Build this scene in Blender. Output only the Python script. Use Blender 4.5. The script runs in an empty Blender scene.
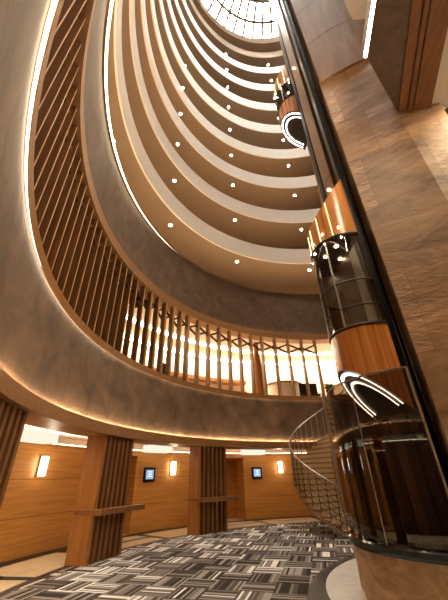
import bpy, bmesh, math, random
from mathutils import Vector, Matrix
random.seed(7)
R_ = math.radians
C = bpy.context.scene.collection
AX, AY, CZ = 5.165, 6.55, 1.63          # atrium axis, eye height
RR = 8.6                                # atrium radius

# ------------------------------------------------------------------ materials
def new_mat(name):
    m = bpy.data.materials.new(name); m.use_nodes = True
    nt = m.node_tree
    for n in list(nt.nodes): nt.nodes.remove(n)
    out = nt.nodes.new('ShaderNodeOutputMaterial')
    return m, nt, out
def N(nt, t, **kw):
    n = nt.nodes.new(t)
    for k, v in kw.items(): setattr(n, k, v)
    return n
def srgb(r, g, b):
    f = lambda c: (c/255/12.92) if c/255 <= .04045 else ((c/255+.055)/1.055)**2.4
    return (f(r), f(g), f(b), 1)
def ramp(nt, stops):
    r = N(nt, 'ShaderNodeValToRGB'); e = r.color_ramp.elements
    while len(e) > 1: e.remove(e[-1])
    e[0].position, e[0].color = stops[0]
    for p, c in stops[1:]:
        x = e.new(p); x.color = c
    return r
def plain(name, col, rough=.5, metal=0., bump=0., bscale=60., spec=.5):
    m, nt, out = new_mat(name); b = N(nt, 'ShaderNodeBsdfPrincipled')
    tc = N(nt, 'ShaderNodeTexCoord'); no = N(nt, 'ShaderNodeTexNoise'); no.inputs['Scale'].default_value = bscale
    nt.links.new(tc.outputs['Object'], no.inputs['Vector'])
    c2 = tuple(x*.88 for x in col[:3])+(1,)
    rp = ramp(nt, [(.3, c2), (.7, col)]); nt.links.new(no.outputs['Fac'], rp.inputs['Fac'])
    nt.links.new(rp.outputs['Color'], b.inputs['Base Color'])
    b.inputs['Roughness'].default_value = rough; b.inputs['Metallic'].default_value = metal
    b.inputs['Specular IOR Level'].default_value = spec
    if bump:
        bp = N(nt, 'ShaderNodeBump'); bp.inputs['Strength'].default_value = bump; bp.inputs['Distance'].default_value = .02
        nt.links.new(no.outputs['Fac'], bp.inputs['Height']); nt.links.new(bp.outputs['Normal'], b.inputs['Normal'])
    nt.links.new(b.outputs[0], out.inputs[0]); return m
def emit(name, col, s):
    m, nt, out = new_mat(name); e = N(nt, 'ShaderNodeEmission')
    e.inputs['Color'].default_value = col; e.inputs['Strength'].default_value = s
    nt.links.new(e.outputs[0], out.inputs[0]); return m
def wood(name, c1, c2, scale=(2, 2, 30), rough=.4, spec=.4, panel=None, nscale=1.5):
    """stretched-noise grain; panel = height of horizontal panel joints (z), drawn as thin grooves"""
    m, nt, out = new_mat(name); b = N(nt, 'ShaderNodeBsdfPrincipled')
    tc = N(nt, 'ShaderNodeTexCoord'); mp = N(nt, 'ShaderNodeMapping'); mp.inputs['Scale'].default_value = scale
    nt.links.new(tc.outputs['Object'], mp.inputs['Vector'])
    no = N(nt, 'ShaderNodeTexNoise'); no.inputs['Scale'].default_value = nscale; no.inputs['Detail'].default_value = 6
    no.inputs['Distortion'].default_value = .6
    nt.links.new(mp.outputs[0], no.inputs['Vector'])
    rp = ramp(nt, [(.3, c1), (.7, c2)]); nt.links.new(no.outputs['Fac'], rp.inputs['Fac'])
    col = rp.outputs['Color']
    if panel:
        sp = N(nt, 'ShaderNodeSeparateXYZ'); nt.links.new(tc.outputs['Object'], sp.inputs[0])
        md = N(nt, 'ShaderNodeMath', operation='PINGPONG'); md.inputs[1].default_value = panel/2
        nt.links.new(sp.outputs['Z'], md.inputs[0])
        lt = N(nt, 'ShaderNodeMath', operation='LESS_THAN'); lt.inputs[1].default_value = .008
        nt.links.new(md.outputs[0], lt.inputs[0])
        mx = N(nt, 'ShaderNodeMixRGB'); mx.blend_type = 'MULTIPLY'; mx.inputs['Color2'].default_value = (.45, .4, .35, 1)
        nt.links.new(lt.outputs[0], mx.inputs['Fac']); nt.links.new(col, mx.inputs['Color1']); col = mx.outputs[0]
    nt.links.new(col, b.inputs['Base Color']); b.inputs['Roughness'].default_value = rough
    b.inputs['Specular IOR Level'].default_value = spec
    nt.links.new(b.outputs[0], out.inputs[0]); return m
def stone(name, dark, light, scale=1.2, rough=.5, bump=.25, block=None, fine=14., stretch=(1, 1, 1), cyl=False, dist=1.6, tone=.75):
    m, nt, out = new_mat(name); b = N(nt, 'ShaderNodeBsdfPrincipled')
    tc = N(nt, 'ShaderNodeTexCoord'); mp = N(nt, 'ShaderNodeMapping'); mp.inputs['Scale'].default_value = stretch
    mp.inputs['Rotation'].default_value = (0.5, .5, .3) if stretch != (1, 1, 1) else (0, 0, 0)
    vec = tc.outputs['Object']
    nt.links.new(vec, mp.inputs['Vector'])
    n1 = N(nt, 'ShaderNodeTexNoise'); n1.inputs['Scale'].default_value = scale; n1.inputs['Detail'].default_value = 9
    n1.inputs['Roughness'].default_value = .65; n1.inputs['Distortion'].default_value = dist
    n2 = N(nt, 'ShaderNodeTexNoise'); n2.inputs['Scale'].default_value = fine; n2.inputs['Detail'].default_value = 6
    for n in (n1, n2): nt.links.new(mp.outputs[0], n.inputs['Vector'])
    rp = ramp(nt, [(.28, dark), (.5, tuple((a+c)/2 for a, c in zip(dark, light))), (.72, light)])
    nt.links.new(n1.outputs['Fac'], rp.inputs['Fac']); col = rp.outputs['Color']
    hgt = n2.outputs['Fac']
    if block:
        # offset rectangular slabs, each with a tone of its own and a thin joint
        sp = N(nt, 'ShaderNodeSeparateXYZ'); nt.links.new(vec, sp.inputs[0])
        cb = N(nt, 'ShaderNodeCombineXYZ')
        ad = N(nt, 'ShaderNodeMath', operation='MULTIPLY_ADD'); ad.inputs[1].default_value = block[2]; 
        my = N(nt, 'ShaderNodeMath', operation='MULTIPLY'); my.inputs[1].default_value = block[3]
        nt.links.new(sp.outputs['Y'], my.inputs[0]); nt.links.new(sp.outputs['X'], ad.inputs[0]); nt.links.new(my.outputs[0], ad.inputs[2])
        along = ad.outputs[0]
        if cyl:
            sx = N(nt, 'ShaderNodeMath', operation='SUBTRACT'); sx.inputs[1].default_value = AX; nt.links.new(sp.outputs['X'], sx.inputs[0])
            sy = N(nt, 'ShaderNodeMath', operation='SUBTRACT'); sy.inputs[1].default_value = AY; nt.links.new(sp.outputs['Y'], sy.inputs[0])
            at = N(nt, 'ShaderNodeMath', operation='ARCTAN2'); nt.links.new(sy.outputs[0], at.inputs[0]); nt.links.new(sx.outputs[0], at.inputs[1])
            mr = N(nt, 'ShaderNodeMath', operation='MULTIPLY'); mr.inputs[1].default_value = RR; nt.links.new(at.outputs[0], mr.inputs[0]); along = mr.outputs[0]
        nt.links.new(along, cb.inputs[0]); nt.links.new(sp.outputs['Z'], cb.inputs[1])
        br = N(nt, 'ShaderNodeTexBrick'); br.inputs['Scale'].default_value = 1; br.inputs['Brick Width'].default_value = block[0]
        br.inputs['Row Height'].default_value = block[1]; br.inputs['Mortar Size'].default_value = .006
        br.inputs['Color1'].default_value = (.62, .58, .55, 1); br.inputs['Color2'].default_value = (1.1, 1.08, 1.05, 1)
        br.inputs['Mortar'].default_value = (.4, .37, .35, 1); br.offset = .37
        nt.links.new(cb.outputs[0], br.inputs['Vector'])
        mx = N(nt, 'ShaderNodeMixRGB'); mx.blend_type = 'MULTIPLY'; mx.inputs['Fac'].default_value = tone
        nt.links.new(col, mx.inputs['Color1']); nt.links.new(br.outputs['Color'], mx.inputs['Color2']); col = mx.outputs[0]
        # the paler slabs are split-faced: coarse relief
        bw = N(nt, 'ShaderNodeRGBToBW'); nt.links.new(br.outputs['Color'], bw.inputs[0])
        gt = N(nt, 'ShaderNodeMapRange'); gt.inputs['From Min'].default_value = .88; gt.inputs['From Max'].default_value = .98
        gt.inputs['To Min'].default_value = .25; gt.inputs['To Max'].default_value = 2.2
        nt.links.new(bw.outputs[0], gt.inputs['Value'])
        mm = N(nt, 'ShaderNodeMath', operation='MULTIPLY'); nt.links.new(n2.outputs['Fac'], mm.inputs[0]); nt.links.new(gt.outputs[0], mm.inputs[1])
        hgt = mm.outputs[0]
    nt.links.new(col, b.inputs['Base Color']); b.inputs['Roughness'].default_value = rough
    if bump:
        a = N(nt, 'ShaderNodeMath', operation='ADD'); nt.links.new(n1.outputs['Fac'], a.inputs[0]); nt.links.new(hgt, a.inputs[1])
        bp = N(nt, 'ShaderNodeBump'); bp.inputs['Strength'].default_value = bump; bp.inputs['Distance'].default_value = .05
        nt.links.new(a.outputs[0], bp.inputs['Height']); nt.links.new(bp.outputs['Normal'], b.inputs['Normal'])
    nt.links.new(b.outputs[0], out.inputs[0]); return m
def glass(name, tint, refl_rough=.02, ior=1.5, gloss=1.0):
    m, nt, out = new_mat(name)
    tr = N(nt, 'ShaderNodeBsdfTransparent'); tr.inputs['Color'].default_value = tint
    gl = N(nt, 'ShaderNodeBsdfGlossy'); gl.inputs['Roughness'].default_value = refl_rough; gl.inputs['Color'].default_value = (gloss, gloss, gloss, 1)
    fr = N(nt, 'ShaderNodeFresnel'); fr.inputs['IOR'].default_value = ior
    mx = N(nt, 'ShaderNodeMixShader'); nt.links.new(fr.outputs[0], mx.inputs[0])
    nt.links.new(tr.outputs[0], mx.inputs[1]); nt.links.new(gl.outputs[0], mx.inputs[2])
    nt.links.new(mx.outputs[0], out.inputs[0]); return m
def carpet_mat():
    m, nt, out = new_mat('striped_carpet'); b = N(nt, 'ShaderNodeBsdfPrincipled')
    tc = N(nt, 'ShaderNodeTexCoord'); mp = N(nt, 'ShaderNodeMapping')
    mp.inputs['Rotation'].default_value = (0, 0, R_(15.2)); mp.inputs['Scale'].default_value = (1/.55, 1/.55, 1)
    nt.links.new(tc.outputs['Object'], mp.inputs['Vector'])
    sp = N(nt, 'ShaderNodeSeparateXYZ'); nt.links.new(mp.outputs[0], sp.inputs[0])
    L = nt.links.new
    def mth(op, a, bv=None, c=None):
        n = N(nt, 'ShaderNodeMath', operation=op)
        for i, v in enumerate((a, bv, c)):
            if v is None: continue
            if isinstance(v, (int, float)): n.inputs[i].default_value = v
            else: L(v, n.inputs[i])
        return n.outputs[0]
    fx, fy = mth('FLOOR', sp.outputs['X']), mth('FLOOR', sp.outputs['Y'])
    ux, uy = mth('FRACT', sp.outputs['X']), mth('FRACT', sp.outputs['Y'])
    par = mth('FLOORED_MODULO', mth('ADD', fx, fy), 2)
    mixu = N(nt, 'ShaderNodeMix'); mixu.data_type = 'FLOAT'
    L(par, mixu.inputs[0]); L(ux, mixu.inputs[2]); L(uy, mixu.inputs[3])
    s = mth('FLOOR', mth('MULTIPLY', mixu.outputs[0], 13))
    cb = N(nt, 'ShaderNodeCombineXYZ'); L(fx, cb.inputs[0]); L(fy, cb.inputs[1]); L(s, cb.inputs[2])
    wn = N(nt, 'ShaderNodeTexWhiteNoise'); wn.noise_dimensions = '3D'; L(cb.outputs[0], wn.inputs['Vector'])
    cb2 = N(nt, 'ShaderNodeCombineXYZ'); L(fx, cb2.inputs[0]); L(fy, cb2.inputs[1]); cb2.inputs[2].default_value = 77
    wt = N(nt, 'ShaderNodeTexWhiteNoise'); wt.noise_dimensions = '3D'; L(cb2.outputs[0], wt.inputs['Vector'])
    v = mth('ADD', mth('MULTIPLY', wn.outputs['Value'], .72), mth('MULTIPLY', wt.outputs['Value'], .28))
    rp = ramp(nt, [(0, srgb(54, 46, 41)), (.3, srgb(84, 74, 67)), (.45, srgb(122, 112, 104)), (.62, srgb(154, 145, 137)), (.78, srgb(232, 226, 218))])
    rp.color_ramp.interpolation = 'CONSTANT'
    L(v, rp.inputs['Fac']); L(rp.outputs['Color'], b.inputs['Base Color']); b.inputs['Roughness'].default_value = .95
    b.inputs['Specular IOR Level'].default_value = .1
    L(b.outputs[0], out.inputs[0]); return m

WARM = (1, .66, .30, 1); WARM2 = (1, .78, .5, 1)
M = {}
M['stone'] = stone('grey_brown_stone', srgb(82, 60, 43), srgb(146, 114, 85), 1.3, .5, .3, block=(2.9, 5, 1, 1), fine=22, cyl=True, dist=.7, tone=.6)
M['stone_fine'] = stone('fine_brown_stone', srgb(84, 63, 46), srgb(128, 102, 78), 1.7, .5, .2, block=(2.9, 5.5, 1, 1), fine=26, cyl=True, dist=.7, tone=.4)
M['tower_stone'] = stone('veined_tan_stone', srgb(108, 76, 50), srgb(212, 170, 124), .9, .5, .5, block=(1.35, 1.7, .885, -.465), fine=9, stretch=(.5, .5, 1.3))
M['drum_stone'] = stone('honed_tan_stone', srgb(118, 86, 54), srgb(208, 168, 120), 2.2, .45, .2, fine=8, stretch=(.8, .8, 1.6))
M['bronze'] = wood('bronze_panel', srgb(126, 94, 66), srgb(156, 120, 86), (3, 3, .3), .55, .25)
M['dark_stone'] = stone('dark_soffit_stone', srgb(88, 72, 60), srgb(126, 106, 90), 2.0, .45, .15, fine=20)
M['wall_wood'] = wood('orange_veneer', srgb(190, 128, 62), srgb(218, 156, 84), (.5, .5, 9), .38, .4, panel=.86)
M['fin_wood'] = wood('walnut_fin', srgb(124, 80, 46), srgb(152, 104, 62), (9, 9, .7), .4)
M['side_wood'] = wood('orange_board', srgb(152, 98, 48), srgb(178, 120, 64), (9, 9, .7), .4)
M['slat_edge_lit'] = wood('slat_edge_lit', srgb(186, 136, 82), srgb(210, 162, 106), (9, 9, .7), .35)  # slat wood lightened: strip light on the front edges painted into the colour
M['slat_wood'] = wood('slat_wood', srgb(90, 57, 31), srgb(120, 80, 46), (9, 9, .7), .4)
M['dark_wood'] = wood('dark_red_wood', srgb(66, 38, 21), srgb(92, 56, 32), (6, 6, .6), .45)
M['rail_wood'] = wood('rail_wood', srgb(146, 102, 60), srgb(170, 122, 76), (3, 3, 20), .4)
M['beam_wood'] = wood('beam_wood', srgb(124, 84, 54), srgb(150, 106, 72), (9, .8, 9), .4)
M['lift_wood'] = wood('lift_wood', srgb(168, 92, 36), srgb(234, 160, 84), (9, 9, .25), .25, .6)
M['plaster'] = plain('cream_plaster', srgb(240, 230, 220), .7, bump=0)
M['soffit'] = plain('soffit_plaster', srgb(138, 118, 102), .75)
M['corridor'] = plain('corridor_wall', srgb(122, 98, 76), .8)
M['white'] = plain('white_plaster', srgb(240, 232, 222), .7)
M['marble'] = stone('cream_marble', srgb(214, 192, 158), srgb(238, 222, 194), 2.5, .25, 0, fine=20)
M['dark_marble'] = stone('dark_marble', srgb(30, 22, 18), srgb(50, 38, 30), 3, .5, 0, fine=20)
M['black_granite'] = stone('black_granite', srgb(22, 20, 18), srgb(50, 46, 42), 8, .45, 0, fine=40)
M['white_marble'] = stone('white_marble', srgb(205, 198, 190), srgb(230, 225, 218), 4, .3, 0, fine=25)
M['carpet'] = carpet_mat()
M['black'] = plain('black_metal', srgb(26, 21, 18), .35, .3)
M['black_gloss'] = plain('black_gloss', srgb(16, 12, 10), .1, 0)
M['dark_bronze'] = plain('dark_bronze', srgb(70, 54, 42), .35, .6)
M['mast'] = plain('mast_bronze', srgb(150, 118, 88), .35, .5)
M['steel'] = plain('brushed_steel', srgb(190, 180, 168), .28, .9)
M['tread'] = plain('beige_tread', srgb(214, 188, 142), .55)
M['tread_edge'] = plain('tan_tread', srgb(150, 116, 74), .5)
M['wire'] = plain('bronze_wire', srgb(92, 68, 44), .4, .5)
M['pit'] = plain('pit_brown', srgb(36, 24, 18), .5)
M['panel_grey'] = plain('pale_panel', srgb(205, 205, 195), .5)
M['screen_body'] = plain('screen_frame', srgb(22, 20, 22), .3)
M['chair_dark'] = plain('dark_upholstery', srgb(44, 30, 26), .7)
M['leaf'] = plain('leaf_green', srgb(86, 112, 42), .5)
M['pot'] = plain('brown_pot', srgb(70, 50, 36), .5)
M['shade'] = plain('lamp_shade', srgb(250, 244, 232), .8)
M['mullion'] = plain('grey_mullion', srgb(120, 116, 106), .5, .2)
M['glass_dark'] = glass('bronze_glass', (.25, .185, .135, 1), 0.015, 1.65)
M['glass_cab'] = glass('cab_glass', (.72, .66, .58, 1), .02, 1.6)
M['glass_clear'] = glass('clear_glass', (.9, .9, .88, 1), .02, 1.45)
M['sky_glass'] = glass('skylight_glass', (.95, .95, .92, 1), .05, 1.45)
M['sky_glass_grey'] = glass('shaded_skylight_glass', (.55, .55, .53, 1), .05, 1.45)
M['led'] = emit('led_warm', (1, .83, .58, 1), 60)
M['led_hot'] = emit('led_bright', (1, .83, .58, 1), 18)
M['led_top'] = emit('led_top', (1, .78, .5, 1), 6)
M['led_cut'] = emit('led_cut', (1, .83, .58, 1), 170)
M['soffit_fill_high'] = emit('fill_high_ring', (1, .78, .5, 1), 4)
M['soffit_fill_mid'] = emit('fill_mid_ring', (1, .74, .44, 1), 16)
M['led_top_soft'] = emit('led_top_soft', (1, .83, .58, 1), 3)
M['led_rail'] = emit('led_rail', (1, .83, .58, 1), 6.5)
M['led_dim'] = emit('led_low', (1, .72, .4, 1), 5)
M['led_cove'] = emit('led_cove', (1, .83, .58, 1), 14)
M['soffit_fill'] = emit('soffit_fill', (1, .64, .30, 1), 28)
M['led_white'] = emit('led_white', (1, .95, .88, 1), 6)
M['down'] = emit('downlight_lens', (1, .83, .58, 1), 120)
M['bridge_fill'] = emit('bridge_fill_lens', (1, .83, .58, 1), 420)
M['spot'] = emit('lift_spot', (1, .82, .55, 1), 20)
M['sconce'] = emit('sconce_glow', (1, .84, .6, 1), 9)
M['shade_glow'] = emit('shade_glow', (1, .88, .7, 1), .6)
M['amber_line'] = emit('amber_line', (1, .62, .25, 1), 2.2)
M['screen'] = emit('screen_blue', (.35, .5, .75, 1), .55)
M['screen_text'] = emit('screen_text', (.8, .88, 1, 1), .9)

# ------------------------------------------------------------------ mesh helpers
class MB:
    def __init__(s): s.v = []; s.f = []; s.sm = []; s.mi = []
    def face(s, pts, smooth=False, mi=0):
        b = len(s.v); s.v += [tuple(p) for p in pts]; s.f.append(list(range(b, b+len(pts)))); s.sm.append(smooth); s.mi.append(mi)
    def grid(s, rows, smooth=True, closed=False, mi=0):
        b = len(s.v); n = len(rows[0])
        for r in rows: s.v += [tuple(p) for p in r]
        for i in range(len(rows)-1):
            for j in range(n if closed else n-1):
                j2 = (j+1) % n
                s.f.append([b+i*n+j, b+i*n+j2, b+(i+1)*n+j2, b+(i+1)*n+j]); s.sm.append(smooth); s.mi.append(mi)
    def box(s, c, size, rz=0, mi=0):
        cx, cy, cz = c; hx, hy, hz = [q/2 for q in size]; ca, sa = math.cos(rz), math.sin(rz)
        P = []
        for dx, dy, dz in ((-1,-1,-1),(1,-1,-1),(1,1,-1),(-1,1,-1),(-1,-1,1),(1,-1,1),(1,1,1),(-1,1,1)):
            x, y = dx*hx, dy*hy
            P.append((cx+x*ca-y*sa, cy+x*sa+y*ca, cz+dz*hz))
        b = len(s.v); s.v += P
        for f in ((0,3,2,1),(4,5,6,7),(0,1,5,4),(1,2,6,5),(2,3,7,6),(3,0,4,7)):
            s.f.append([b+i for i in f]); s.sm.append(False); s.mi.append(mi)
    def prism(s, poly, z0, z1, mi=0):
        a = sum(poly[i][0]*poly[(i+1) % len(poly)][1]-poly[(i+1) % len(poly)][0]*poly[i][1] for i in range(len(poly)))
        if a < 0: poly = poly[::-1]
        f0 = z0 if callable(z0) else (lambda p: z0); f1 = z1 if callable(z1) else (lambda p: z1)
        n = len(poly)
        s.face([(x, y, f0((x, y))) for x, y in poly[::-1]], mi=mi); s.face([(x, y, f1((x, y))) for x, y in poly], mi=mi)
        for i in range(n):
            p, q = poly[i], poly[(i+1) % n]
            s.face([(*p, f0(p)), (*q, f0(q)), (*q, f1(q)), (*p, f1(p))], mi=mi)
    def rev(s, prof, a0=0, a1=360, n=None, c=(AX, AY), closed=False, mi=0):
        """revolve (r,z) profile; every profile segment is its own smooth strip; closed caps the ends"""
        if n is None: n = max(2, int(abs(a1-a0)/2)+1)
        A = [R_(a0+(a1-a0)*i/n) for i in range(n+1)]
        segs = list(zip(prof[:-1], prof[1:]))
        if closed: segs.append((prof[-1], prof[0]))
        for p, q in segs:
            s.grid([[(c[0]+p[0]*math.cos(a), c[1]+p[0]*math.sin(a), p[1]) for a in A],
                    [(c[0]+q[0]*math.cos(a), c[1]+q[0]*math.sin(a), q[1]) for a in A]], mi=mi)
        if closed and abs(a1-a0) < 359.9:
            for a in (A[0], A[-1]):
                s.face([(c[0]+p[0]*math.cos(a), c[1]+p[0]*math.sin(a), p[1]) for p in prof], mi=mi)
    def tube(s, pts, r, n=8, mi=0, caps=True):
        pts = [Vector(p) for p in pts]; rows = []; prev = None
        for i, p in enumerate(pts):
            t = (pts[min(i+1, len(pts)-1)]-pts[max(i-1, 0)]).normalized()
            up = Vector((0, 0, 1)) if abs(t.z) < .95 else Vector((1, 0, 0))
            if prev is not None: u = (prev-t*prev.dot(t)).normalized()
            else: u = t.cross(up).normalized()
            prev = u; w = t.cross(u)
            rows.append([p+(u*math.cos(2*math.pi*k/n)+w*math.sin(2*math.pi*k/n))*r for k in range(n)])
        s.grid(rows, closed=True, mi=mi)
        if caps: s.face(rows[0][::-1], mi=mi); s.face(rows[-1], mi=mi)
    def bar(s, p, q, w, h, mi=0):
        """square bar from p to q; w sideways (level), h the other way"""
        p, q = Vector(p), Vector(q); t = (q-p).normalized()
        up = Vector((0, 0, 1)) if abs(t.z) < .95 else Vector((1, 0, 0))
        u = t.cross(up).normalized(); v = u.cross(t)
        ring = lambda o: [o+u*w/2*a+v*h/2*b for a, b in ((-1,-1),(1,-1),(1,1),(-1,1))]
        A, B = ring(p), ring(q)
        s.face(A); s.face(B[::-1])
        for i in range(4): s.face([A[i], B[i], B[(i+1) % 4], A[(i+1) % 4]], mi=mi)
    def sphere(s, c, r, n=12, sz=1.0, mi=0):
        rows = [[(c[0]+r*math.sin(math.pi*i/n)*math.cos(2*math.pi*j/n), c[1]+r*math.sin(math.pi*i/n)*math.sin(2*math.pi*j/n), c[2]+r*sz*math.cos(math.pi*i/n)) for j in range(n)] for i in range(n+1)]
        s.grid(rows, closed=True, mi=mi)
    def build(s, name, mat, parent=None, origin=None):
        me = bpy.data.meshes.new(name); o = Vector(origin) if origin is not None else Vector((0, 0, 0))
        if parent is not None and origin is None: o = parent_world(parent)
        me.from_pydata([tuple(Vector(v)-o) for v in s.v], [], s.f)
        bm = bmesh.new(); bm.from_mesh(me)
        bmesh.ops.recalc_face_normals(bm, faces=bm.faces); bm.to_mesh(me); bm.free()
        mats = mat if isinstance(mat, (list, tuple)) else [mat]
        for m in mats: me.materials.append(m)
        for p, sm, mi in zip(me.polygons, s.sm, s.mi): p.use_smooth = sm; p.material_index = mi
        me.update()
        ob = bpy.data.objects.new(name, me); C.objects.link(ob)
        if parent is not None:
            ob.parent = parent
            ob.location = Vector((0, 0, 0)) if origin is None else o-parent_world(parent)
        else: ob.location = o
        return ob
def parent_world(o):
    v = Vector(o.location)
    while o.parent is not None: o = o.parent; v += o.location
    return v
def tag(o, label, cat, group=None):
    o['label'] = label; o['category'] = cat
    if group: o['group'] = group
    return o
def thing(name, label, cat, loc, group=None):
    o = bpy.data.objects.new(name, None); C.objects.link(o); o.location = loc; o.empty_display_size = .2
    return tag(o, label, cat, group)
def struct(name, mb, mat):
    o = mb.build(name, mat); o['kind'] = 'structure'; return o
def pol(r, a, z=0): return (AX+r*math.cos(R_(a)), AY+r*math.sin(R_(a)), z)
def copy_thing(src, loc, label, rz=0, group=None):
    c = src.copy(); C.objects.link(c); c.location = loc; c.rotation_euler = (0, 0, rz); c['label'] = label
    if group: c['group'] = group
    for ch in src.children:
        k = ch.copy(); C.objects.link(k); k.parent = c
        for g in ch.children:
            q = g.copy(); C.objects.link(q); q.parent = k
    return c

# ------------------------------------------------------------------ floor
m = MB(); m.rev([(0.01, 0), (12.3, 0)]); m.rev([(12.3, 0), (12.3, -.3), (.01, -.3)])
struct('floor', m, M['marble'])
m = MB()                                                     # dark bands set in the marble walk
m.rev([(8.98, .003), (9.2, .003)]); m.rev([(10.62, .003), (11.02, .003)])
struct('trim_1', m, M['dark_marble'])
m = MB()
for a in (157.5, 141.5, 127.5, 112.5, 97.5, 171.5, 187.5):
    m.rev([(9.2, .004), (10.62, .004)], a-.7, a+.7)
for a in (175, 146, 118, 104): m.rev([(9.85, .004), (10.02, .004)], a-4, a+4)
struct('trim_2', m, M['dark_marble'])
cp = MB(); cp.rev([(.01, .012), (8.98, .012), (8.98, .001)])
o = cp.build('carpet', M['carpet']); tag(o, 'grey striped carpet tiles laid in alternating directions across the atrium floor', 'carpet')
# the round inlay at the lift core: white field, black border
m = MB(); m.rev([(.01, .016), (4.56, .016), (4.56, .001)], c=(5.645, 5.489)); struct('trim_3', m, M['black_granite'])
m = MB(); m.rev([(.01, .02), (3.84, .02), (3.84, .015)], c=(5.315, 5.944)); struct('trim_4', m, M['white_marble'])

# ------------------------------------------------------------------ ground floor: soffit, ceiling, wall
m = MB(); m.rev([(RR, 2.92), (RR-.045, 2.92), (RR-.045, 2.95), (RR-.055, 2.95), (RR-.055, 2.69), (9.35, 2.69), (9.35, 2.98)])
struct('ceiling_ground_edge', m, M['rail_wood'])
m = MB(); m.rev([(9.35, 2.98), (12.3, 2.98)]); struct('ceiling_ground', m, M['white'])
m = MB(); m.rev([(12.25, 0), (12.25, 2.98)]); struct('wall_outer', m, M['white'])
# veneer wall with alcoves
alc = [(113.8, 121.2), (142.2, 150.0), (172.5, 180), (83.5, 91)]
def wallseg(a0, a1):
    w = MB(); w.rev([(11.0, 0), (11.0, 2.62), (11.2, 2.62), (11.2, 0)], a0, a1, closed=True)
    return w
edges = [91, 113.8, 121.2, 142.2, 150.0, 172.5]
m = MB()
for a0, a1 in ((91, 113.8), (121.2, 142.2), (150, 172.5), (180, 190)):
    m.rev([(11.0, 0), (11.0, 2.62), (11.2, 2.62), (11.2, 0)], a0, a1, closed=True)
struct('wall_back', m, M['wall_wood'])
m = MB(); m.rev([(11.0, 0), (11.0, 2.62), (11.2, 2.62), (11.2, 0)], 190, 443.5, closed=True)
struct('wall_front', m, M['dark_wood'])
m = MB()
for a0, a1 in alc:                                            # alcove back and cheeks
    m.rev([(12.1, 0), (12.1, 2.45)], a0-.3, a1+.3)
    for a in (a0, a1): m.face([pol(11.1, a, 0), pol(12.1, a, 0), pol(12.1, a, 2.45), pol(11.1, a, 2.45)])
    m.rev([(11.0, 2.45), (11.0, 2.62), (12.1, 2.62), (12.1, 2.45)], a0, a1, closed=True)
struct('wall_alcove', m, M['wall_wood'])
for k, (a0, a1, lab) in enumerate(((113.8, 121.2, 'pale door with light jamb in the alcove right of the middle slatted column'), (142.2, 150.0, 'pale door in the alcove beside the left slatted column'))):
    t = thing('alcove_door', lab, 'door', pol(12.06, (a0+a1)/2+1.5), 'alcove doors')
    d = MB(); d.rev([(12.0, .01), (12.0, 2.2), (12.06, 2.2), (12.06, .01)], a0+2.2, a1-1.2, closed=True); d.build('door_leaf', M['side_wood'], t)
    d = MB(); d.rev([(11.9, .01), (11.9, 2.3), (12.06, 2.3), (12.06, .01)], a1-1.1, a1-.55, closed=True); d.build('jamb', M['plaster'], t)
# cove light along the wall head
lt = MB(); lt.rev([(11.06, 2.66), (11.16, 2.66)], 92, 260)
o = lt.build('wall_head_light', M['led_cove']); tag(o, 'warm strip light running along the top of the orange veneer wall', 'light')
lt = MB(); lt.rev([(11.06, 2.66), (11.16, 2.66)], 260, 440)
o = lt.build('wall_head_light', M['led_cove']); tag(o, 'warm strip light on the wall head behind the viewer, mirrored in the lift glass', 'light')

# ------------------------------------------------------------------ slatted columns with ledges
def column(a, label, w=4.4, ledge=True):
    c = pol(8.9, a); t = thing('slatted_column', label, 'column', c, 'slatted timber columns')
    k = MB(); k.rev([(8.95, .013), (8.95, 2.685), (9.18, 2.685), (9.18, .013)], a-w, a+w, closed=True); k.build('core', M['dark_wood'], t)
    k = MB(); k.rev([(8.66, .013), (8.66, 2.685), (9.2, 2.685), (9.2, .013)], a+w-.15, a+w+.55, closed=True); k.build('side_board', M['side_wood'], t)
    for i in range(6):
        b = a-w+i*(2*w-.9)/5.5
        k = MB(); k.rev([(8.66, .013), (8.66, 2.685), (8.95, 2.685), (8.95, .013)], b, b+.66, closed=True); k.build('fin', M['fin_wood'], t)
    if not ledge: return t
    k = MB(); k.rev([(8.42, .93), (8.42, 1.05), (8.68, 1.05), (8.68, .93)], a-w-3.4, a+w+.8, closed=True)
    k.rev([(8.68, .96), (8.68, 1.05), (9.2, 1.05), (9.2, .96)], a+w+.56, a+w+.8, closed=True); k.build('ledge', M['fin_wood'], t)
    return t
column(160.9, 'slatted timber column with a ledge in the left foreground, nearest whole one', 4.0)
column(131.4, 'slatted timber column with a ledge in the middle of the far side', 4.1)
column(191.5, 'slatted timber column cut off by the left picture edge', 4.4, False)

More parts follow.
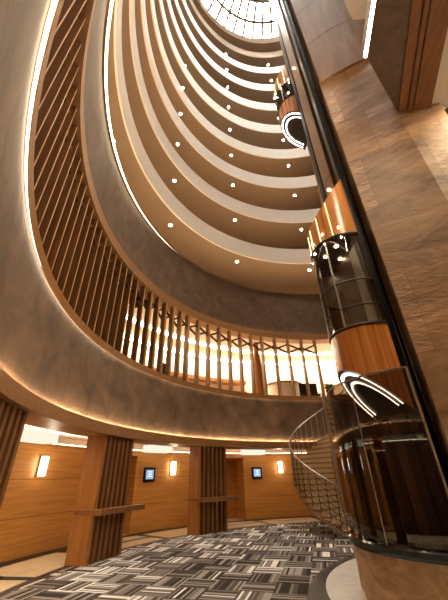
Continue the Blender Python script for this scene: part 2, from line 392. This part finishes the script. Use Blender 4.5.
# ------------------------------------------------------------------ sconces, screens, ceiling lamps, downlights on the ground floor
def sconce(a, label):
    t = thing('wall_sconce', label, 'wall lamp', pol(10.97, a, 2.0), 'rectangular wall sconces')
    k = MB(); k.rev([(10.94, 1.78), (10.94, 2.32), (10.985, 2.32), (10.985, 1.78)], a-.5, a+.5, n=2, closed=True); k.build('back_plate', M['steel'], t)
    k = MB(); k.rev([(10.84, 1.8), (10.84, 2.28), (10.935, 2.28), (10.935, 1.8)], a-.42, a+.42, n=4, closed=True); k.build('diffuser', M['sconce'], t)
sconce(162.8, 'lit rectangular sconce on the veneer wall left of the nearest slatted column')
sconce(133.2, 'lit rectangular sconce on the wall between the two slatted columns')
sconce(103.8, 'lit rectangular sconce on the wall beside the spiral stair')
def screen(a, label):
    t = thing('wall_screen', label, 'screen', pol(10.97, a, 1.8), 'small wall screens')
    k = MB(); k.rev([(10.93, 1.58), (10.93, 2.06), (10.985, 2.06), (10.985, 1.58)], a-1.35, a+1.35, n=4, closed=True); k.build('casing', M['screen_body'], t)
    k = MB(); k.rev([(10.922, 1.66), (10.922, 1.98)], a-.95, a+.95, n=4); k.build('display', M['screen'], t)
    k = MB()
    for z, w in ((1.9, .45), (1.85, .3), (1.8, .4), (1.74, .55)): k.rev([(10.918, z), (10.918, z+.022)], a-w, a+w, n=3)
    k.build('display_text', M['screen_text'], t)
screen(139.0, 'small dark wall screen with blue picture between the two slatted columns')
screen(110.3, 'small dark wall screen with blue picture right of the middle slatted column')
def lampbox(a, label):
    t = thing('ceiling_lamp', label, 'lamp', pol(10.45, a, 2.97), 'white box ceiling lamps')
    k = MB(); k.rev([(10.2, 2.56), (10.2, 2.8), (10.7, 2.8), (10.7, 2.56)], a-2.9, a+2.9, n=6, closed=True); k.build('shade', M['shade_glow'], t)
    for da in (-1.8, 1.8):
        k = MB(); k.tube([pol(10.45, a+da, 2.8), pol(10.45, a+da, 2.98)], .012, 6); k.build('hanger', M['steel'], t)
lampbox(168.0, 'white box lamp hung below the ceiling left of the nearest slatted column')
lampbox(139.3, 'white box lamp hung below the ceiling between the two slatted columns')
lampbox(112.3, 'white box lamp hung below the ceiling right of the middle slatted column')
def downlight(r, a, z, label, group, rad=.075, lens='down'):
    t = thing('downlight', label, 'light', pol(r, a, z), group)
    k = MB(); cx, cy, _ = pol(r, a)
    k.rev([(rad, z-.012), (rad*1.45, z-.012), (rad*1.45, z)], c=(cx, cy), n=20); k.build('trim_ring', M['steel'], t)
    k = MB(); k.rev([(.001, z-.01), (rad, z-.01)], c=(cx, cy), n=20); k.build('lens', M[lens], t)
    return t
for a, w in ((163.5, 'left of the nearest slatted column'), (141.0, 'between the two slatted columns'), (124, 'right above the middle slatted column ledge'), (108, 'left of the spiral stair')):
    downlight(9.75, a, 2.98, 'downlight in the white ground floor ceiling '+w, 'ground floor downlights', .07)
for a in range(180, 325, 9):
    downlight(9.75, a, 2.98, 'downlight in the ceiling behind the viewer, seen only mirrored in the lift glass', 'ground floor downlights behind the viewer', .13)

# ------------------------------------------------------------------ stone bands and the slatted gallery
def ringlight(prof, name, label, mat, a0=0, a1=360):
    k = MB(); k.rev(prof, a0, a1); o = k.build(name, M[mat]); return tag(o, label, 'light')
m = MB(); m.rev([(13.2, 4.5), (9.0, 4.5)]); struct('floor_gallery', m, M['marble'])
m = MB(); m.rev([(RR, 2.88), (RR, 4.84), (9.0, 4.84), (9.0, 4.5)])
struct('wall_gallery_edge', m, M['stone'])
ringlight([(RR-.04, 2.93), (RR-.01, 2.93)], 'cove_light', 'warm light line along the foot of the lower stone band', 'led')
ringlight([(RR-.045, 4.79), (RR-.01, 4.79)], 'cove_light', 'warm light line along the top of the lower stone band', 'led_rail')
m = MB(); m.rev([(RR, 8.22), (RR, 10.66), (RR-.12, 10.68), (RR-.12, 10.70), (9.0, 10.70), (9.0, 10.4), (11.2, 10.4)])
struct('wall_upper_band', m, M['stone_fine'])
ringlight([(RR-.025, 8.21), (RR-.005, 8.21)], 'cove_light', 'thin light line along the foot of the upper stone band', 'led_dim')
ringlight([(8.84, 10.72), (8.94, 10.72)], 'added_soffit_strip', 'unseen warm strip added behind the top of the upper stone band', 'soffit_fill', 60, 300)  # added out of sight to light the lowest ring's soffit
k = MB(); rows = [[], []]
for i in range(121):
    a = 60+2*i; u = min(1, max(0, (a-125)/65)); wd = .035+.085*u*u*(3-2*u)
    rows[0].append(pol(RR-wd, a, 10.67)); rows[1].append(pol(RR, a, 10.67))
k.grid(rows); o = k.build('cove_light', M['led_top'])
tag(o, 'light line along the top of the upper stone band, widest at the left', 'light')
# louvre screen
scr = thing('slat_screen', 'curved screen of upright wooden slats between the two stone bands', 'screen', pol(RR, 150, 4.74))
k = MB(); k.rev([(RR-.065, 4.72), (RR-.065, 4.93), (8.95, 4.93), (8.95, 4.85), (RR-.05, 4.85), (RR-.05, 4.72)], closed=True); k.build('bottom_rail', M['rail_wood'], scr)
k = MB(); k.rev([(RR-.06, 7.86), (RR-.06, 8.20), (9.1, 8.20), (9.1, 7.86)], closed=True); k.build('top_rail', M['rail_wood'], scr)
A0 = 92.7; angs = []
a = A0
while a < 234:
    angs.append(a); a += 4.9 if a < 112 else (4.15 if a < 138 else (3.1 if a < 160 else 2.5))
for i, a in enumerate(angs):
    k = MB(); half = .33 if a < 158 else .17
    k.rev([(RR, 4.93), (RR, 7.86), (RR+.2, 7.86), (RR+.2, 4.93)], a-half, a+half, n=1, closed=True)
    k.mi[0] = 1; k.build('slat', [M['slat_wood'], M['slat_edge_lit']], scr)  # front face takes the lit tone, sides the darker one: painted light
for i in range(len(angs)-1):
    a, b = angs[i], angs[i+1]
    za, zb = (7.62, 7.3) if i % 2 == 0 else (7.3, 7.62)
    k = MB(); k.bar(pol(RR+.1, a, za), pol(RR+.1, b, zb), .06, .08)
    k.bar(pol(RR+.2, a, zb-.12), pol(RR+.2, b, za-.12), .06, .08); k.build('brace', M['dark_wood'], scr)
# gallery room behind it
m = MB(); m.rev([(9.0, 8.0), (13.2, 8.0)]); struct('ceiling_gallery', m, M['white'])
m = MB(); m.rev([(13.2, 4.5), (13.2, 8.0)]); struct('wall_gallery_back', m, M['plaster'])
m = MB(); m.rev([(10.0, 4.5), (10.0, 8.0), (10.2, 8.0), (10.2, 4.5)], 156, 262, closed=True); struct('wall_gallery_left', m, M['dark_wood'])
m = MB()
for i in range(26):
    a = 154+i*2.4
    m.rev([(9.1, 7.7), (9.1, 8.0), (10, 8.0), (10, 7.7)], a-.18, a+.18, n=1, closed=True)
struct('ceiling_gallery_battens', m, M['dark_wood'])
ringlight([(12.6, 7.9), (12.9, 7.9)], 'gallery_ceiling_light', 'bright strip light at the back of the gallery ceiling', 'led_cove', 60, 154)
ringlight([(10.9, 7.95), (11.2, 7.95)], 'gallery_ceiling_light', 'bright strip light in the middle of the gallery ceiling', 'led_cove', 60, 154)
# gallery furnishing
for j, (z, lab) in enumerate(((6.55, 'upper'), (5.9, 'lower'))):
    k = MB(); k.rev([(12.7, z), (12.7, z+.2), (13.19, z+.2), (13.19, z)], 108, 146, closed=True)
    o = k.build('wall_shelf', M['side_wood']); tag(o, lab+' honey coloured shelf along the gallery back wall', 'shelf')
t = thing('tapered_pillar', 'honey coloured tapered wooden pillar behind the gallery slats', 'pillar', pol(9.75, 111, 4.5))
k = MB(); c = pol(9.75, 111); k.rev([(.34, 4.5), (.30, 6.3), (.14, 7.5), (.12, 8.0)], c=c[:2], n=24); k.build('shaft', M['side_wood'], t)
k = MB(); k.rev([(.37, 4.5), (.37, 4.62), (.33, 4.64)], c=c[:2], n=24); k.build('plinth', M['fin_wood'], t)
def armchair(a, r, label, rot):
    t = thing('high_chair', label, 'chair', pol(r, a, 4.5), 'dark chairs in the gallery')
    x, y, _ = pol(r, a); rz = R_(a+rot); ca, sa = math.cos(rz), math.sin(rz)
    L = lambda u, v, z: (x+u*ca-v*sa, y+u*sa+v*ca, z)
    k = MB(); k.box(L(0, 0, 5.16), (.44, .44, .09), rz); k.build('seat', M['chair_dark'], t)
    k = MB(); k.box(L(-.2, 0, 5.5), (.06, .44, .62), rz); k.build('backrest', M['chair_dark'], t)
    for u in (-.18, .18):
        for v in (-.18, .18):
            k = MB(); k.tube([L(u, v, 4.5), L(u, v, 5.12)], .02, 6); k.build('leg', M['black'], t)
armchair(97.0, 9.35, 'dark high-backed chair behind the gallery slats, left of the potted plant', 180)
armchair(94.0, 9.35, 'dark high-backed chair behind the gallery slats, next to the potted plant', 180)
armchair(143.2, 9.4, 'dark high-backed chair behind the closely set gallery slats in the middle', 180)
t = thing('curved_counter', 'pale curved counter in the gallery left of the dark chairs', 'counter', pol(10.6, 101, 4.5))
k = MB(); c = pol(10.6, 101); k.rev([(.95, 4.5), (.95, 5.9)], c=c[:2], n=32); k.build('body', M['plaster'], t)
k = MB(); k.rev([(1.02, 5.9), (1.02, 5.98), (.01, 5.98)], c=c[:2], n=32); k.build('counter_top', M['side_wood'], t)
def plant(a, r, z, s, label):
    c = pol(r, a); t = thing('potted_plant', label, 'plant', (c[0], c[1], z))
    k = MB(); k.rev([(.01, z), (.14*s, z), (.19*s, z+.36*s), (.16*s, z+.36*s), (.15*s, z+.32*s), (.01, z+.32*s)], c=c[:2], n=20); k.build('pot', M['pot'], t)
    k = MB(); rnd = random.Random(3)
    for i in range(60):
        az = rnd.uniform(0, 6.283); el = rnd.uniform(.2, 1.4); L = rnd.uniform(.3, .55)*s
        d = Vector((math.cos(az)*math.cos(el), math.sin(az)*math.cos(el), math.sin(el))); b = Vector((c[0], c[1], z+.33*s))
        tip = b+d*L+Vector((0, 0, -.10*L)); mid = b+d*L*.55+Vector((0, 0, .05*L)); sd = d.cross(Vector((0, 0, 1))).normalized()*.045*s
        k.face([b, mid+sd, tip, mid-sd])
    k.build('foliage', M['leaf'], t)
plant(90.3, 8.85, 4.931, 1.0, 'bushy green plant in a brown pot on the gallery rail beside the lift')

# ------------------------------------------------------------------ nine balcony rings
ORD = ['lowest', 'second', 'third', 'fourth', 'fifth', 'sixth', 'seventh', 'eighth', 'ninth']
z0, dz, FH = 14.075, 3.448, 1.13
for k_ in range(9):
    zt = z0+dz*k_; zb = zt-FH
    t = thing('balcony_ring', ORD[k_]+' cream balcony ring counted up from the upper stone band', 'balcony', pol(RR, 150, zb), 'stacked balcony rings')
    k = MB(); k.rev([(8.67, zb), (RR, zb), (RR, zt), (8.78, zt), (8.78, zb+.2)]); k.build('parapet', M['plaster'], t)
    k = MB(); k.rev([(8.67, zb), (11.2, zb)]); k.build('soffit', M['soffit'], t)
    k = MB(); k.rev([(8.78, zb+.2), (11.2, zb+.2)]); k.build('corridor_floor', M['corridor'], t)
    k = MB(); k.rev([(8.80, zt-.04), (8.86, zt-.04)], 80, 290); k.build('added_soffit_strip', M['soffit_fill' if k_ < 3 else 'soffit_fill_mid' if k_ < 5 else 'soffit_fill_high'], t)  # added strip, hidden by the parapet, makes the soffit above glow
    for j, a in enumerate((177.3, 147.3, 117.6, 88.0)):
        place = ('at the far left', 'left of centre', 'right of centre', 'beside the lifts')[j]
        downlight(9.3, a, zb, 'downlight in the underside of the %s cream balcony ring, %s' % (ORD[k_], place), 'balcony downlights', .085)
# top ring under the skylight
zt = z0+dz*9
t = thing('balcony_ring', 'topmost plain white ring carrying the skylight', 'balcony', pol(RR, 150, zt-1.2))
k = MB(); k.rev([(RR, zt-1.2), (RR, zt+.15)]); k.build('parapet', M['plaster'], t)
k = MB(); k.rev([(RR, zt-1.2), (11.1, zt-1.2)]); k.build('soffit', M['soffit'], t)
m = MB(); m.rev([(11.2, 10.4), (11.2, zt)]); struct('wall_corridor', m, M['corridor'])
# skylight dome
def dome(r): return zt+.15+3.2*(1-(r/RR)**2)
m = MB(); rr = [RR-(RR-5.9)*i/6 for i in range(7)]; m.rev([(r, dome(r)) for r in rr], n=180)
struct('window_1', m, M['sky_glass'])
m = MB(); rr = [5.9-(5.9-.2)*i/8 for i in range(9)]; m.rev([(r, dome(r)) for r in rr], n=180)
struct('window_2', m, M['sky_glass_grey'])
t = thing('skylight_frame', 'grid of thin grey glazing bars across the skylight', 'skylight', pol(0.01, 0, zt+.15))
for r, w in ((7.45, .24), (5.9, .3), (4.4, .24), (2.9, .24), (1.3, .6)):
    k = MB(); k.rev([(r-w/2, dome(r)-.08), (r+w/2, dome(r)-.08), (r+w/2, dome(r)+.02), (r-w/2, dome(r)+.02)], closed=True, n=120); k.build('ring_bar', M['mullion'], t)
for i in range(48):
    a = i*7.5; k = MB(); pts = [pol(r, a, dome(r)-.04) for r in (8.58, 7.45, 5.9, 4.4, 2.9, 1.4)]
    for p, q in zip(pts[:-1], pts[1:]): k.bar(p, q, .25, .08)
    k.build('radial_bar', M['mullion'], t)

# ------------------------------------------------------------------ lift core tower
F1a, F1b, F2b = (3.28, 5.02), (4.54, 4.34), (5.51, 4.16)
side = (3.80, 6.10); ZL = CZ+10.93; ZS = CZ+7.96
core = [F1a, F1b, F2b, (6.3, 4.9), (6.6, 9.2), (4.25, 9.2), (4.25, 6.1), side]
m = MB(); m.prism(core, .021, ZL); struct('wall_core', m, M['tower_stone'])
cen = (5.0, 6.5)
inset = [(cen[0]+(x-cen[0])*.985, cen[1]+(y-cen[1])*.985) for x, y in core]
mid = ((F1a[0]+F1b[0])/2-.05, (F1a[1]+F1b[1])/2-.10)
curved = []                                               # bronze shaft with a gently bowed front
for i in range(13):
    u = i/12; b = .06*math.sin(math.pi*u)
    curved.append((F1a[0]+.05+(F1b[0]-F1a[0])*u-.46*b, F1a[1]+.03+(F1b[1]-F1a[1])*u-.885*b))
m = MB(); zz = [ZL, ZL+2.9, ZL+5.8, ZL+8.7, ZL+11.6, ZL+20, zt+.3]
poly = curved+[(5.45, 4.3), (6.3, 4.9), (6.6, 9.2), (4.3, 9.2), (4.3, 6.15), (3.84, 6.14)]
for a, b in zip(zz[:-1], zz[1:]): m.prism(poly, a+.012, b-.012)
m.prism([(x*.99+cen[0]*.01, y*.99+cen[1]*.01) for x, y in poly], ZL, zt+.3)
struct('wall_core_upper', m, M['bronze'])
led = []
for i in range(13):
    u = i/12; b = .06*math.sin(math.pi*u)+.03
    led.append((F1a[0]+(F1b[0]-F1a[0])*u-.46*b, F1a[1]+(F1b[1]-F1a[1])*u-.885*b))
m = MB(); m.prism(led+[F1b, F1a], ZL-.03, ZL+.09); struct('trim_5', m, M['bronze'])
# bridge from the core to the gallery behind the viewer
def off(p, s): return (p[0]-.33*s, p[1]-.94*s)
S0, S1 = (3.30, 3.16), F1b
m = MB(); m.prism([S0, S1, off(S1, 5.6), (2.5, .0), (3.09, 2.14)], ZS, ZS+.5); struct('ceiling_bridge', m, M['dark_stone'])
B1 = (5.31, 4.31)
m = MB()
wv = (B1[0]-S1[0], B1[1]-S1[1])
for u0, u1, zd in ((0, .26, .05), (.30, .42, .08), (.46, 1, .10)):
    p, q = (S1[0]+wv[0]*u0, S1[1]+wv[1]*u0-.02), (S1[0]+wv[0]*u1, S1[1]+wv[1]*u1-.02)
    m.prism([p, q, off(q, 5.6), off(p, 5.6)], ZS-zd, ZS+.3)
o = m.build('bridge_beam', M['beam_wood']); tag(o, 'broad brown timber beam under the bridge at the top right', 'beam')
m = MB(); m.prism([B1, (8.6, 4.0), off((8.6, 4.0), 6), off(B1, 5.6)], ZS+.02, ZS+.3); struct('ceiling_bridge_right', m, M['white'])
m = MB(); e = (S0[0]-.03, S0[1])
m.prism([(3.265, 3.17), (3.285, 3.16), (3.09, 2.14), (2.5, .1), (2.43, .1), (3.055, 2.14)], ZS+.03, ZS+.1)
o = m.build('cove_light', M['led_cut']); tag(o, 'short bright light line along the bridge edge at the top right', 'light')
for x, y, w_ in ((6.0, 3.3, 'nearest the core'), (6.0, 1.9, 'in the middle'), (7.4, 3.3, 'furthest right')):  # added lamps out of view, brightening the tower face and bridge ceiling
    t = thing('downlight', 'unseen downlight added in the white bridge ceiling beyond the top right corner, '+w_, 'light', (x, y, ZS+.02), 'added bridge downlights')
    k = MB(); k.rev([(.09, ZS+.008), (.13, ZS+.008), (.13, ZS+.02)], c=(x, y), n=20); k.build('trim_ring', M['steel'], t)
    k = MB(); k.rev([(.001, ZS+.01), (.09, ZS+.01)], c=(x, y), n=20); k.build('lens', M['bridge_fill'], t)
H2 = CZ+11.4
m = MB(); m.prism([(3.96, 3.59), (4.45, 3.56), (3.9, 1.7), (2.9, 2.0), (3.3, 2.85)], H2, H2+.45)
struct('ceiling_upper_bridge', m, M['plaster'])

# guide mast between the two lifts
t = thing('guide_mast', 'tall bronze lift guide mast with black rails rising to the skylight', 'mast', (3.9, 6.6, 0))
ML = [(3.46, 6.98), (3.54, 6.50), (4.22, 6.50), (4.22, 6.98)]
k = MB(); zs_ = [0.02]+[3.3+3.4*i for i in range(13)]
for a, b in zip(zs_[:-1], zs_[1:]): k.prism(ML, a, b-.03)
k.prism([(3.5, 6.95), (3.57, 6.53), (4.2, 6.53), (4.2, 6.95)], 0.02, zs_[-1]); k.build('mast_body', M['mast'], t)
k = MB(); k.prism([(3.42, 7.22), (3.44, 7.04), (4.2, 7.04), (4.2, 7.22)], .02, 45.5); k.build('rail', M['black'], t)
k = MB(); k.prism([(3.66, 6.49), (3.74, 6.12), (4.22, 6.12), (4.22, 6.49)], .02, 45.5); k.build('rail', M['black'], t)
k = MB(); k.prism([(3.22, 5.54), (3.36, 5.52), (3.66, 6.07), (3.45, 6.10)], .035, 45.5); k.build('rail', M['black'], t)
for z in (9.6, 17.8):
    k = MB(); k.sphere((3.47, 6.75, z), .04, 8); k.build('marker_lamp', M['spot'], t)

# ------------------------------------------------------------------ lift cars
def dpts(cx, cy, r, back, n=28):
    P = [(back, cy-r)]
    for i in range(n+1):
        a = R_(270-180*i/n); P.append((cx+r*math.cos(a), cy+r*math.sin(a)))
    return P+[(back, cy+r)]
def lift(cx, cy, r, back, zb0, zb1, zs1, zg, zc0, zc1, label):
    """zb0/zb1 bottom at tip/back, zs1 skirt top, zg glass top, zc0/zc1 crown top at tip/back"""
    t = thing('lift_car', label, 'lift', (cx, cy, zb1), 'panoramic lift cars')
    tip = cx-r; L = back-tip
    bot = lambda p: zb0+(zb1-zb0)*((p[0]-tip)/L)
    top = lambda p: zc0+(zc1-zc0)*((p[0]-tip)/L)
    P = dpts(cx, cy, r, back); Pi = dpts(cx, cy, r-.05, back)
    def shell(zlo, zhi, pts=P):
        k = MB(); k.grid([[(*p, zlo(p)) for p in pts], [(*p, zhi(p)) for p in pts]]); return k
    c = lambda z: (lambda p: z)
    k = shell(bot, c(zs1)); k.build('skirt', M['lift_wood'], t)
    k = shell(c(zs1), c(zg)); k.build('glazing', M['glass_cab'], t)
    k = shell(c(zg), top); cr = k.build('crown', M['lift_wood'], t)
    k = MB(); k.face([(*p, top(p)-.02) for p in P]); k.build('roof', M['dark_bronze'], t)
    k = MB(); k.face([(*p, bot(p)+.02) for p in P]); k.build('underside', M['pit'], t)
    for d in (.05, .20):
        q = dpts(cx, cy, r-d, back-.12); k = MB()
        q2 = dpts(cx, cy, r-d-.04, back-.12)
        k.grid([[(*p, bot(p)-.012) for p in q], [(*p, bot(p)-.012) for p in q2]], smooth=False)
        k.build('light_ring', M['led_white'], t)
    for z, w in ((zs1, .035), (zg, .05), (zs1+.42, .018), (zs1+(zg-zs1)*.45, .02)):
        k = MB(); k.tube([(*p, z) for p in P], w, 6); k.build('rim', M['dark_bronze'], t)
    # amber lines up the crown and the skirt
    for i in (6, 10, 14, 18, 22):
        p = P[i]; o_ = ((p[0]-cx)/r*.008, (p[1]-cy)/r*.008)
        k = MB(); k.bar((p[0]+o_[0], p[1]+o_[1], zg+.05), (p[0]+o_[0], p[1]+o_[1], top(p)-.04), .012, .02); k.build('crown_light_line', M['amber_line'], t)
    # glazing posts, spot lamps
    for i in (9, 17, 23):
        p = P[i]; k = MB(); k.tube([(*p, zs1), (*p, zg)], .022, 6); k.build('post', M['steel'], t)
    for i in (4, 9, 14, 19):
        p = P[i]; k = MB(); f = 1.02
        k.sphere((cx+(p[0]-cx)*f, cy+(p[1]-cy)*f, zg+.22), .024, 8); k.build('crown_spot', M['spot'], t)
        k = MB(); k.sphere((cx+(p[0]-cx)*f, cy+(p[1]-cy)*f, zg-.08), .021, 8); k.build('crown_spot', M['spot'], t)
    # inside: floor, ceiling, back wall with door
    k = MB(); k.face([(*p, zs1-.9 if zs1-.9 > zb0+.02 else zb0+.03) for p in Pi]); k.build('car_floor', M['black_gloss'], t)
    k = MB(); k.face([(*p, zg+.02) for p in Pi]); ce = k.build('car_ceiling', M['dark_bronze'], t)
    for dx, dy in ((-.2, -.25), (.05, .25), (-.35, .15)):
        k = MB(); k.rev([(.001, zg-.0), (.05, zg-.0)], c=(cx+dx, cy+dy), n=14); k.build('car_lamp', M['spot'], ce)
    k = MB(); k.box((back-.03, cy, (zs1-.9+zg)/2), (.05, 2*r-.02, zg-zs1+.9)); k.build('back_wall', M['dark_wood'], t)
    k = MB(); k.box((back-.07, cy-.38, (zs1+zg-.2)/2), (.03, .34, zg-.2-zs1)); k.build('door_panel', M['panel_grey'], t)
    return t
lift(2.93, 5.95, .69, 3.08, CZ+1.77, CZ+.9, CZ+2.5, CZ+4.74, CZ+5.45, CZ+6.6, 'large near lift car with slanted wooden crown just above the glass enclosure')
lift(3.62, 8.09, .76, 4.0, CZ+14.2, CZ+13.2, CZ+15.1, CZ+16.3, CZ+17.3, CZ+18.9, 'small high lift car far up beside the mast near the skylight')

# ------------------------------------------------------------------ glass enclosure on a stone drum
DC = (3.46, 5.95); DR = 1.5
t = thing('lift_enclosure', 'bronze glass lift enclosure on a round stone drum at the lower right', 'enclosure', (DC[0], DC[1], 0))
k = MB(); k.rev([(DR-.04, .02), (DR-.04, .12), (DR, .14), (DR, .70)], 62, 290, c=DC); k.build('stone_drum', M['drum_stone'], t)
k = MB(); k.rev([(DR+.03, .68), (DR+.05, .72), (DR+.05, .78), (DR+.03, .80), (DR-.16, .80), (DR-.18, .78), (DR-.18, .68)], 62, 290, c=DC, closed=True); k.build('rim', M['black_gloss'], t)
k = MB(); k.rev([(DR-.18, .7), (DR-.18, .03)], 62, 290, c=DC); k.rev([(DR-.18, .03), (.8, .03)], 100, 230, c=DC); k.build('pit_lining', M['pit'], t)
k = MB(); k.rev([(DR-.06, .80), (DR-.06, CZ+1.42)], 80, 243, c=DC, n=40); g = k.build('glazing', M['glass_dark'], t)
k = MB(); k.rev([(DR-.075, CZ+1.42), (DR-.045, CZ+1.42), (DR-.045, CZ+1.445), (DR-.075, CZ+1.445)], 80, 243, c=DC, n=40, closed=True); k.build('top_bead', M['steel'], t)
for a in (243, 163, 205, 120):
    p = (DC[0]+(DR-.06)*math.cos(R_(a)), DC[1]+(DR-.06)*math.sin(R_(a)))
    k = MB(); k.bar((*p, .8), (*p, CZ+1.44), .03 if a == 243 else .012, .03 if a == 243 else .012); k.build('post', M['steel'], t)
for px, py, w in ((2.6, 5.55, .22), (3.0, 5.2, .3), (3.2, 6.3, .25)):
    k = MB(); k.box((px, py, .36), (w, .14, .08), .3); k.box((px, py, .17), (.08, .08, .28)); k.build('buffer_block', M['panel_grey'], t)
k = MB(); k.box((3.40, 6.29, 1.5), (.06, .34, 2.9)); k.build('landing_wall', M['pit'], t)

# ------------------------------------------------------------------ spiral stair
SC = (4.0, 12.95); SO, SI = 1.62, .14
t = thing('spiral_stair', 'pale spiral stair with wire balustrade behind the lift enclosure', 'staircase', (SC[0], SC[1], 0))
nst = 26; a_st = 258; da = 10.2; rise = .173
sp = lambda r, a, z: (SC[0]+r*math.cos(R_(a)), SC[1]+r*math.sin(R_(a)), z)
k = MB(); k.rev([(.06, .02), (.06, 4.6)], c=SC, n=24); k.build('newel', M['steel'], t)
for i in range(nst):
    a1 = a_st-i*da; a0 = a1-da; zt_ = (i+1)*rise
    k = MB(); k.rev([(SI-.02, zt_-.05), (SO, zt_-.05), (SO, zt_), (SI-.02, zt_)], a0-1.5, a1, n=3, c=SC, closed=True); k.build('tread', M['tread_edge'], t)
    k = MB(); k.rev([(SI-.02, max(.02, zt_-rise)), (SO-.03, max(.02, zt_-rise)), (SO-.03, zt_-.05), (SI-.02, zt_-.05)], a1-.9, a1, n=1, c=SC, closed=True); k.build('riser', M['tread'], t)
for i in range(nst):
    a = a_st-(i+.5)*da; zt_ = (i+1)*rise
    k = MB(); k.tube([sp(SO-.02, a, zt_), sp(SO-.02, a, zt_+1.1)], .012, 6); k.build('baluster', M['steel'], t)
    if i < nst-1:
        b = MB(); b.tube([sp(SO-.02, a-da/2, zt_+rise/2), sp(SO-.02, a-da/2, zt_+1.1+rise/2)], .013, 6); b.build('baluster', M['wire'], t)
for h in (.15, .31, .47, .63, .79, .95):
    k = MB(); k.tube([sp(SO-.02, a_st-(i+.5)*da, (i+1)*rise+h) for i in range(nst)], .009, 5); k.build('wire', M['wire'], t)
k = MB(); k.tube([sp(SO-.02, a_st-(i+.5)*da, (i+1)*rise+1.11) for i in range(nst)], .028, 8); k.build('handrail', M['steel'], t)
k = MB(); P0 = [sp(SO+.0, a_st-i*da, max(.03, i*rise-.12)) for i in range(nst+1)]; P1 = [sp(SO+.0, a_st-i*da, max(.03, i*rise-.12)+.1) for i in range(nst+1)]
k.grid([P0, P1]); k.build('stringer', M['steel'], t)

# ------------------------------------------------------------------ world, lamps, camera
w = bpy.data.worlds.new('World'); bpy.context.scene.world = w; w.use_nodes = True
bg = w.node_tree.nodes['Background']; bg.inputs[0].default_value = (1, .98, .92, 1); bg.inputs[1].default_value = 27
cam = bpy.data.cameras.new('Camera'); co = bpy.data.objects.new('Camera', cam); C.objects.link(co)
cam.sensor_fit = 'HORIZONTAL'; cam.sensor_width = 36; cam.lens = 304.696/448*36; cam.clip_end = 300; cam.clip_start = .05
co.location = (0, 0, CZ)
co.rotation_euler = (Matrix.Rotation(math.pi/2+.529, 3, 'X') @ Matrix.Rotation(-.02576, 3, 'Z')).to_euler()
sc = bpy.context.scene; sc.camera = co
vs = sc.view_settings; vs.view_transform = 'Standard'; vs.look = 'None'; vs.gamma = 1; vs.exposure = .8; vs.use_curve_mapping = False
sc.cycles.max_bounces = 8; sc.cycles.diffuse_bounces = 5; sc.cycles.glossy_bounces = 4; sc.cycles.transparent_max_bounces = 24
sc.cycles.use_denoising = True; sc.cycles.sample_clamp_indirect = 6
